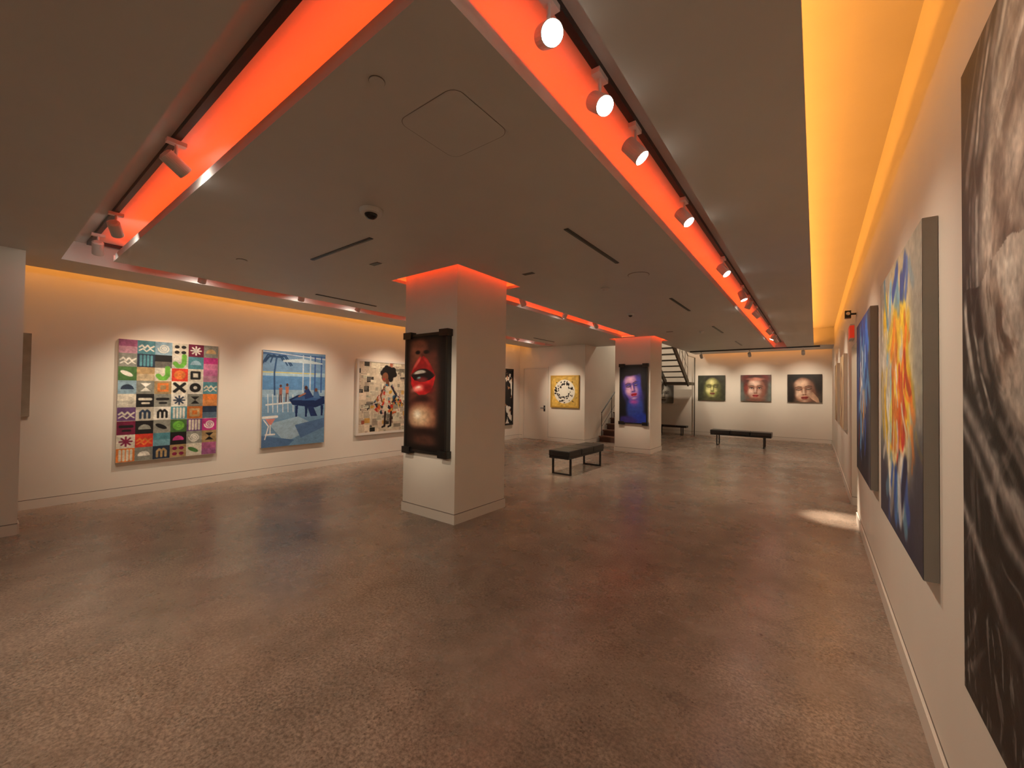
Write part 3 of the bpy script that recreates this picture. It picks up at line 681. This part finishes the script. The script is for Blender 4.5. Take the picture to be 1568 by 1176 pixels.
# ------------------------------------------------------------------ benches
def bench(x0, x1, y0, y1, h=0.44, along='y', th=0.11):
    cx, cy = (x0+x1)/2, (y0+y1)/2; e = empty('gallery_bench', (cx, cy, 0))
    n = 3; mb = MB()
    for k in range(n):
        if along == 'y':
            a = y0+(y1-y0)*k/n; bq = y0+(y1-y0)*(k+1)/n; mb.box(x0, x1, a+.003, bq-.003, h-th+.02, h, M_leather)
        else:
            a = x0+(x1-x0)*k/n; bq = x0+(x1-x0)*(k+1)/n; mb.box(a+.003, bq-.003, y0, y1, h-th+.02, h, M_leather)
    adopt(mb.obj('cushion', bevel=0.018), e)
    mb = MB(); mb.box(x0+.01, x1-.01, y0+.01, y1-.01, h-th-.015, h-th+.02, M_black)
    t = .016
    if along == 'y':
        for yy in (y0+.12, y1-.12):
            for xx in (x0+.03, x1-.03): mb.box(xx-t, xx+t, yy-t, yy+t, 0, h-th-.015, M_black)
            mb.box(x0+.03+t, x1-.03-t, yy-t, yy+t, 0, .025, M_black)
    else:
        for xx in (x0+.18, x1-.18):
            for yy in (y0+.03, y1-.03): mb.box(xx-t, xx+t, yy-t, yy+t, 0, h-th-.015, M_black)
            mb.box(xx-t, xx+t, y0+.03+t, y1-.03-t, 0, .025, M_black)
    adopt(mb.obj('steel_frame', bevel=0.002), e)
bench(-3.88, -3.46, 6.3, 7.78, th=.13)
bench(-2.47, -0.95, 12.95, 13.37, along='x', th=.13)
bench(-4.7, -3.6, 14.95, 15.25, h=.34, along='x', th=.05)

# ------------------------------------------------------------------ staircase
e = empty('staircase', (-4.7, 12.8, 0))
mb = MB(); R_, T_ = .17, .27
for k in range(11):
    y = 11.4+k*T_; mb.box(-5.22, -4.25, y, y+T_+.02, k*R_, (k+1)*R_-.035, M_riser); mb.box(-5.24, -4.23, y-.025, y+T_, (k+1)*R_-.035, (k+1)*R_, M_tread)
yl = 11.4+11*T_; zl = 11*R_
mb.box(-5.24, -3.42, yl, yl+1.0, zl-.10, zl, M_stairg)
for k in range(7):
    y = yl-k*T_; z = zl+(k+1)*R_; mb.box(-4.12, -3.45, y-T_, y+.02, z-.03, z, M_stairg)
adopt(mb.obj('steps'), e)
mb = MB()
def slab(p0, p1, x0, x1, th, m):
    i = len(mb.v); k = mb.mi(m)
    for (y, z) in (p0, p1, (p1[0], p1[1]-th), (p0[0], p0[1]-th)):
        mb.v.append((x0, y, z)); mb.v.append((x1, y, z))
    for f in [(0,1,3,2),(2,3,5,4),(4,5,7,6),(6,7,1,0),(0,2,4,6),(1,7,5,3)]:
        mb.f.append(tuple(i+j for j in f)); mb.m.append(k)
slab((11.35, .22), (yl, zl+.05), -4.25, -4.20, .28, M_stairg)
slab((yl+.05, zl+.05), (yl-7*T_, zl+7*R_+.05), -3.45, -3.40, .2, M_stairg); slab((yl+.05, zl+.05), (yl-7*T_, zl+7*R_+.05), -4.17, -4.12, .2, M_stairg)
adopt(mb.obj('stringers'), e)
mb = MB()
def rail(x, ya, za, yb, zb, n, m=M_black, mid=True):
    mb.cyl((x, ya, za+.88), (x, yb, zb+.88), .018, .018, m, 10)
    if mid: mb.cyl((x, ya, za+.45), (x, yb, zb+.45), .007, .007, m, 8)
    for k in range(n+1):
        t = k/n; y = ya+(yb-ya)*t; z = za+(zb-za)*t; mb.cyl((x, y, z), (x, y, z+.88), .011, .011, m, 8)
rail(-5.17, 11.43, .0, yl, zl, 4); rail(-4.29, 11.43, .0, yl, zl, 4); rail(-3.43, yl, zl, yl-5*T_, zl+5*R_, 4, M_steel)
mb.cyl((-3.43, yl, zl+.88), (-3.43, yl+1, zl+.88), .016, .016, M_steel, 10); mb.cyl((-3.43, yl+.98, 0), (-3.43, yl+.98, zl+.88), .02, .02, M_stairg, 10)
mb.cyl((-4.9, yl+.98, 0), (-4.9, yl+.98, zl-.1), .03, .03, M_stairg, 10)
adopt(mb.obj('railing'), e)

# ------------------------------------------------------------------ ceiling fittings
def slot(x0, x1, y0, y1):
    mb = MB(); mb.box(x0, x1, y0, y1, CE-.006, CE, M_black)
    if (x1-x0) > (y1-y0): mb.box(x0, x1, (y0+y1)/2-.004, (y0+y1)/2+.004, CE-.009, CE-.006, M_frameb)
    else: mb.box((x0+x1)/2-.004, (x0+x1)/2+.004, y0, y1, CE-.009, CE-.006, M_frameb)
    mb.obj('linear_air_diffuser')
slot(-4.26, -3.2, 2.11, 2.15)
for y in (2.95, 6.0, 9.0, 11.9): slot(-1.69, -1.65, y, y+1.1)
for y in (2.95, 5.9, 8.6): slot(-5.79, -5.75, y, y+1.0)
for x, y in ((-3.82, 2.6), (-2.66, 3.84), (-5.1, 4.6), (-2.6, 9.3)):
    mb = MB(); mb.box(x-.07, x+.07, y-.03, y+.03, CE-.006, CE-.002, M_black); mb.box(x-.08, x+.08, y-.04, y+.04, CE-.002, CE, M_ceil); mb.obj('ceiling_air_vent')
# access panel outline
mb = MB()
def rr(x0, x1, y0, y1, r, n=6):
    pts = []
    for cx, cy, a in ((x1-r, y1-r, 0), (x0+r, y1-r, PI/2), (x0+r, y0+r, PI), (x1-r, y0+r, 1.5*PI)):
        for k in range(n+1): pts.append((cx+r*math.cos(a+k*PI/2/n), cy+r*math.sin(a+k*PI/2/n)))
    return pts
o_, i_ = rr(-1.70, -1.29, 1.265, 1.675, .06), rr(-1.697, -1.293, 1.268, 1.672, .057)
nn = len(o_)
for k in range(nn):
    a, b2, c, d = o_[k], o_[(k+1) % nn], i_[(k+1) % nn], i_[k]; mb.quad((*a, CE-.001), (*d, CE-.001), (*c, CE-.001), (*b2, CE-.001), M_gap)
k0 = len(mb.v); mb.v += [(x, y, CE-.0015) for x, y in i_]; mb.f.append(tuple(k0+k for k in reversed(range(nn)))); mb.m.append(mb.mi(M_ceil))
mb.obj('ceiling_access_panel')
def dome(x, y, r, name='security_camera'):
    e = empty(name, (x, y, CE)); mb = MB(); mb.cyl((x, y, CE), (x, y, CE-.035), r, r*.95, M_head, 28); adopt(mb.obj('housing', bevel=.004), e)
    bm = bmesh.new(); bmesh.ops.create_uvsphere(bm, u_segments=20, v_segments=12, radius=r*.56)
    for v in bm.verts: v.co.z *= .8
    me = bpy.data.meshes.new('lens_dome'); bm.to_mesh(me); bm.free(); me.materials.append(M_dome)
    for q in me.polygons: q.use_smooth = True
    ob = bpy.data.objects.new('lens_dome', me); coll.objects.link(ob); ob.parent = e; ob.location = (0, 0, -.035)
dome(-2.70, 1.79, .085); dome(-2.56, 6.8, .06)
for x, y, r in ((-1.64, 4.6, .12), (-1.55, 1.045-.0, .035), (-4.9, 1.7, .05)):
    mb = MB(); mb.cyl((x, y, CE), (x, y, CE-.004), r, r, M_gap, 32); mb.cyl((x, y, CE-.003), (x, y, CE-.007), r*.96, r*.94, M_ceil, 32); mb.obj('ceiling_speaker')
for x, y in ((-2.2, 4.94), (-2.0, 9.6)):
    mb = MB(); mb.cyl((x, y, CE), (x, y, CE-.02), .055, .055, M_head, 24); mb.cyl((x, y, CE-.02), (x, y, CE-.045), .045, .03, M_head, 24); mb.obj('smoke_detector')

# ------------------------------------------------------------------ track & lamps
def track(x0, x1, y0, y1, zt=TT):
    mb = MB(); mb.box(x0, x1, y0, y1, zt-.035, zt, M_black); return mb.obj('lighting_track')
track(-0.858, -0.822, 0.70, 14.5); track(-6.4, -0.9, .722, .758); track(-6.318, -6.282, .76, 10.2); track(-3.698, -3.662, 4.5, 9.6); track(-3.3, 0.1, 14.08, 14.116, CE); track(-5.8, -0.5, -1.62, -1.584, CE)  # last track is unseen, added to carry the floods behind the camera

WARM = (1.0, 0.80, 0.585)
def head(x, y, tgt, power=110, ang=48, zt=TT, lit=True, hz=None):
    hz = hz or (zt-.18); c = Vector((x, y, hz)); T = Vector(tgt); d = (T-c).normalized()
    e = empty('track_light', (x, y, zt-.035))
    mb = MB(); mb.box(x-.022, x+.022, y-.05, y+.05, zt-.06, zt-.035, M_head); mb.cyl((x, y, zt-.06), (x, y, hz), .009, .009, M_head, 10)
    mb.cyl(c-d*.065, c+d*.065, .045, .045, M_head, 24, caps=True); mb.cyl(c-d*.075, c-d*.065, .03, .045, M_head, 24)
    mb.cyl(c+d*.064, c+d*.067, .042, .042, M_head, 24, True, M_lens if lit else M_black)
    adopt(mb.obj('spot_head'), e)
    if power > 0:
        l = bpy.data.lights.new('spot_beam', 'SPOT'); l.energy = power; l.color = WARM; l.spot_size = math.radians(ang); l.spot_blend = 1.0; l.shadow_soft_size = .03
        o = bpy.data.objects.new('spot_beam', l); coll.objects.link(o); o.location = c+d*.085; o.rotation_euler = d.to_track_quat('-Z', 'Y').to_euler(); adopt(o, e)
xr_ = -.84
head(xr_, 1.33, (.36, .25, 1.7), 48, 75); head(xr_, 1.80, (.36, 1.0, 1.6), 48, 75); head(xr_, 2.28, (.36, 2.5, 1.4), 58, 70); head(xr_, 3.38, (.36, 3.1, 1.3), 58, 75)
head(xr_, 5.1, (.36, 4.7, 1.3), 85, 75); head(xr_, 6.6, (.24, 6.3, 0.0), 900, 17); head(xr_, 8.3, (.36, 8.8, 1.4), 95, 75); head(xr_, 10.8, (.36, 11.2, 1.4), 95, 75); head(xr_, 12.6, (.36, 13.6, 1.5), 70, 75)
head(xr_, 7.3, (-2.2, 8.0, 0), 80, 110); head(xr_, 11.8, (-2.2, 11.6, 0), 80, 110)  # wide floods added to raise general light off the floor
head(-3.22, .74, (-3.66, 3.2, 1.35), 190, 32); head(-5.0, .74, (-7.55, 1.9, 1.1), 100, 50); head(-5.85, .74, (-7.55, 1.0, 1.0), 30, 50)
xl_ = -6.3
head(xl_, 1.75, (-7.55, 1.75, 1.1), 95, 75); head(xl_, 3.0, (-7.55, 3.4, 1.1), 95, 75); head(xl_, 3.97, (-7.55, 3.75, 1.1), 55, 75); head(xl_, 5.4, (-7.55, 5.5, 1.1), 112, 75); head(xl_, 7.4, (-7.55, 7.5, 1.1), 70, 75)
head(xl_, 9.4, (-7.55, 9.5, 1.1), 100, 70); head(xl_, 8.6, (-5.94, 10.5, 1.4), 170, 50)
head(-3.68, 5.16, (-3.6, 6.9, .4), 110, 50); head(-3.68, 6.5, (-4.9, 6.4, 0), 75, 110); head(-3.68, 7.8, (-3.62, 9.85, 1.35), 160, 40)  # middle head is a wide flood added for general light
for x in (-2.95, -1.6, -.28): head(x, 14.1, (x, 15.7, 1.55), 92, 70, zt=CE)
for x, tx in ((-4.3, -3.9), (-2.9, -2.8), (-1.2, -1.6)): head(x, -1.6, (tx, 0.9, 0), 80, 105, zt=CE)  # unseen floods added behind the camera to brighten the foreground floor

# LED cove strips
RED = (1.0, 0.055, 0.008); AMB = (1.0, 0.35, 0.045)
def strip(name, x0, x1, y0, y1, z, perm, col):
    L = max(x1-x0, y1-y0); l = bpy.data.lights.new(name, 'AREA'); l.shape = 'RECTANGLE'; l.size = x1-x0; l.size_y = y1-y0; l.color = col; l.energy = perm*L
    o = bpy.data.objects.new(name, l); coll.objects.link(o); o.location = ((x0+x1)/2, (y0+y1)/2, z); o.rotation_euler = (PI, 0, 0)
zs = CE+.018; PR = 2.9
strip('led_strip_red', -1.09, -1.06, 1.0, 14.6, zs, PR, RED); strip('led_strip_red', -6.0, -1.15, .945, .975, zs, PR, RED); strip('led_strip_red', -6.11, -6.08, 1.0, 10.2, zs, PR, RED); strip('led_strip_red', -3.925, -3.895, 4.5, 9.6, zs, PR, RED)
strip('led_strip_amber', -.19, -.15, YB+.05, 13.8, zs, 5.4, AMB); strip('led_strip_amber', -7.08, -7.04, YB+.05, YD-.05, zs, 6.5, AMB); strip('led_strip_amber', -3.35, XR-.05, 15.18, 15.22, zs, 5.5, AMB)
for c in (C1, C2):
    q = 4.5
    strip('led_strip_red', c[0]-.2, c[1]+.2, c[2]-.195, c[2]-.17, zs, q, RED); strip('led_strip_red', c[0]-.2, c[1]+.2, c[3]+.17, c[3]+.195, zs, q, RED)
    strip('led_strip_red', c[0]-.195, c[0]-.17, c[2]-.15, c[3]+.15, zs, q, RED); strip('led_strip_red', c[1]+.17, c[1]+.195, c[2]-.15, c[3]+.15, zs, q, RED)

# unseen luminaires: corridor, and one added to light the stairwell
def lum(x, y, z, p, s):
    e = empty('unseen_luminaire', (x, y, z)); mb = MB(); mb.box(x-s, x+s, y-s, y+s, z-.03, z, M_head); mb.quad((x-s+.02,y-s+.02,z-.031),(x-s+.02,y+s-.02,z-.031),(x+s-.02,y+s-.02,z-.031),(x+s-.02,y-s+.02,z-.031), mat('unseen_luminaire_diffuser', (1,1,1,1), .5, emis=(1,.8,.6,1), estr=3)); adopt(mb.obj('fixture'), e)
    l = bpy.data.lights.new('unseen_luminaire_beam', 'AREA'); l.size = s*1.8; l.energy = p; l.color = WARM; o = bpy.data.objects.new('unseen_luminaire_beam', l); coll.objects.link(o); o.location = (x, y, z-.04); adopt(o, e)
lum(-4.4, 13.4, 4.8, 60, .25); lum(1.0, 6.8, 2.5, 8, .15)

# world
w = bpy.data.worlds.new('World'); scene.world = w; w.use_nodes = True
w.node_tree.nodes['Background'].inputs['Color'].default_value = (0.02, 0.018, 0.016, 1); w.node_tree.nodes['Background'].inputs['Strength'].default_value = 0.3

# ------------------------------------------------------------------ camera
cam = bpy.data.cameras.new('camera'); co = bpy.data.objects.new('camera', cam); coll.objects.link(co)
cam.sensor_width = 36; cam.lens = 620/1568*36; cam.clip_start = .05; cam.clip_end = 100
p_, r_ = 0.0167, 0.0123
f0 = Vector((-.6, .8, 0)); R0 = Vector((.8, .6, 0)); U0 = Vector((0, 0, 1))
fw = (f0*math.cos(p_)+U0*math.sin(p_)).normalized(); up = (U0*math.cos(p_)-f0*math.sin(p_)).normalized()
rc = R0*math.cos(r_)+up*math.sin(r_); uc = up*math.cos(r_)-R0*math.sin(r_)
m = Matrix((rc, uc, -fw)).transposed().to_4x4(); m.translation = Vector((0, 0, CZ)); co.matrix_world = m
scene.camera = co
scene.view_settings.view_transform = 'Standard'
scene.view_settings.look = 'None'
scene.view_settings.gamma = 1.06
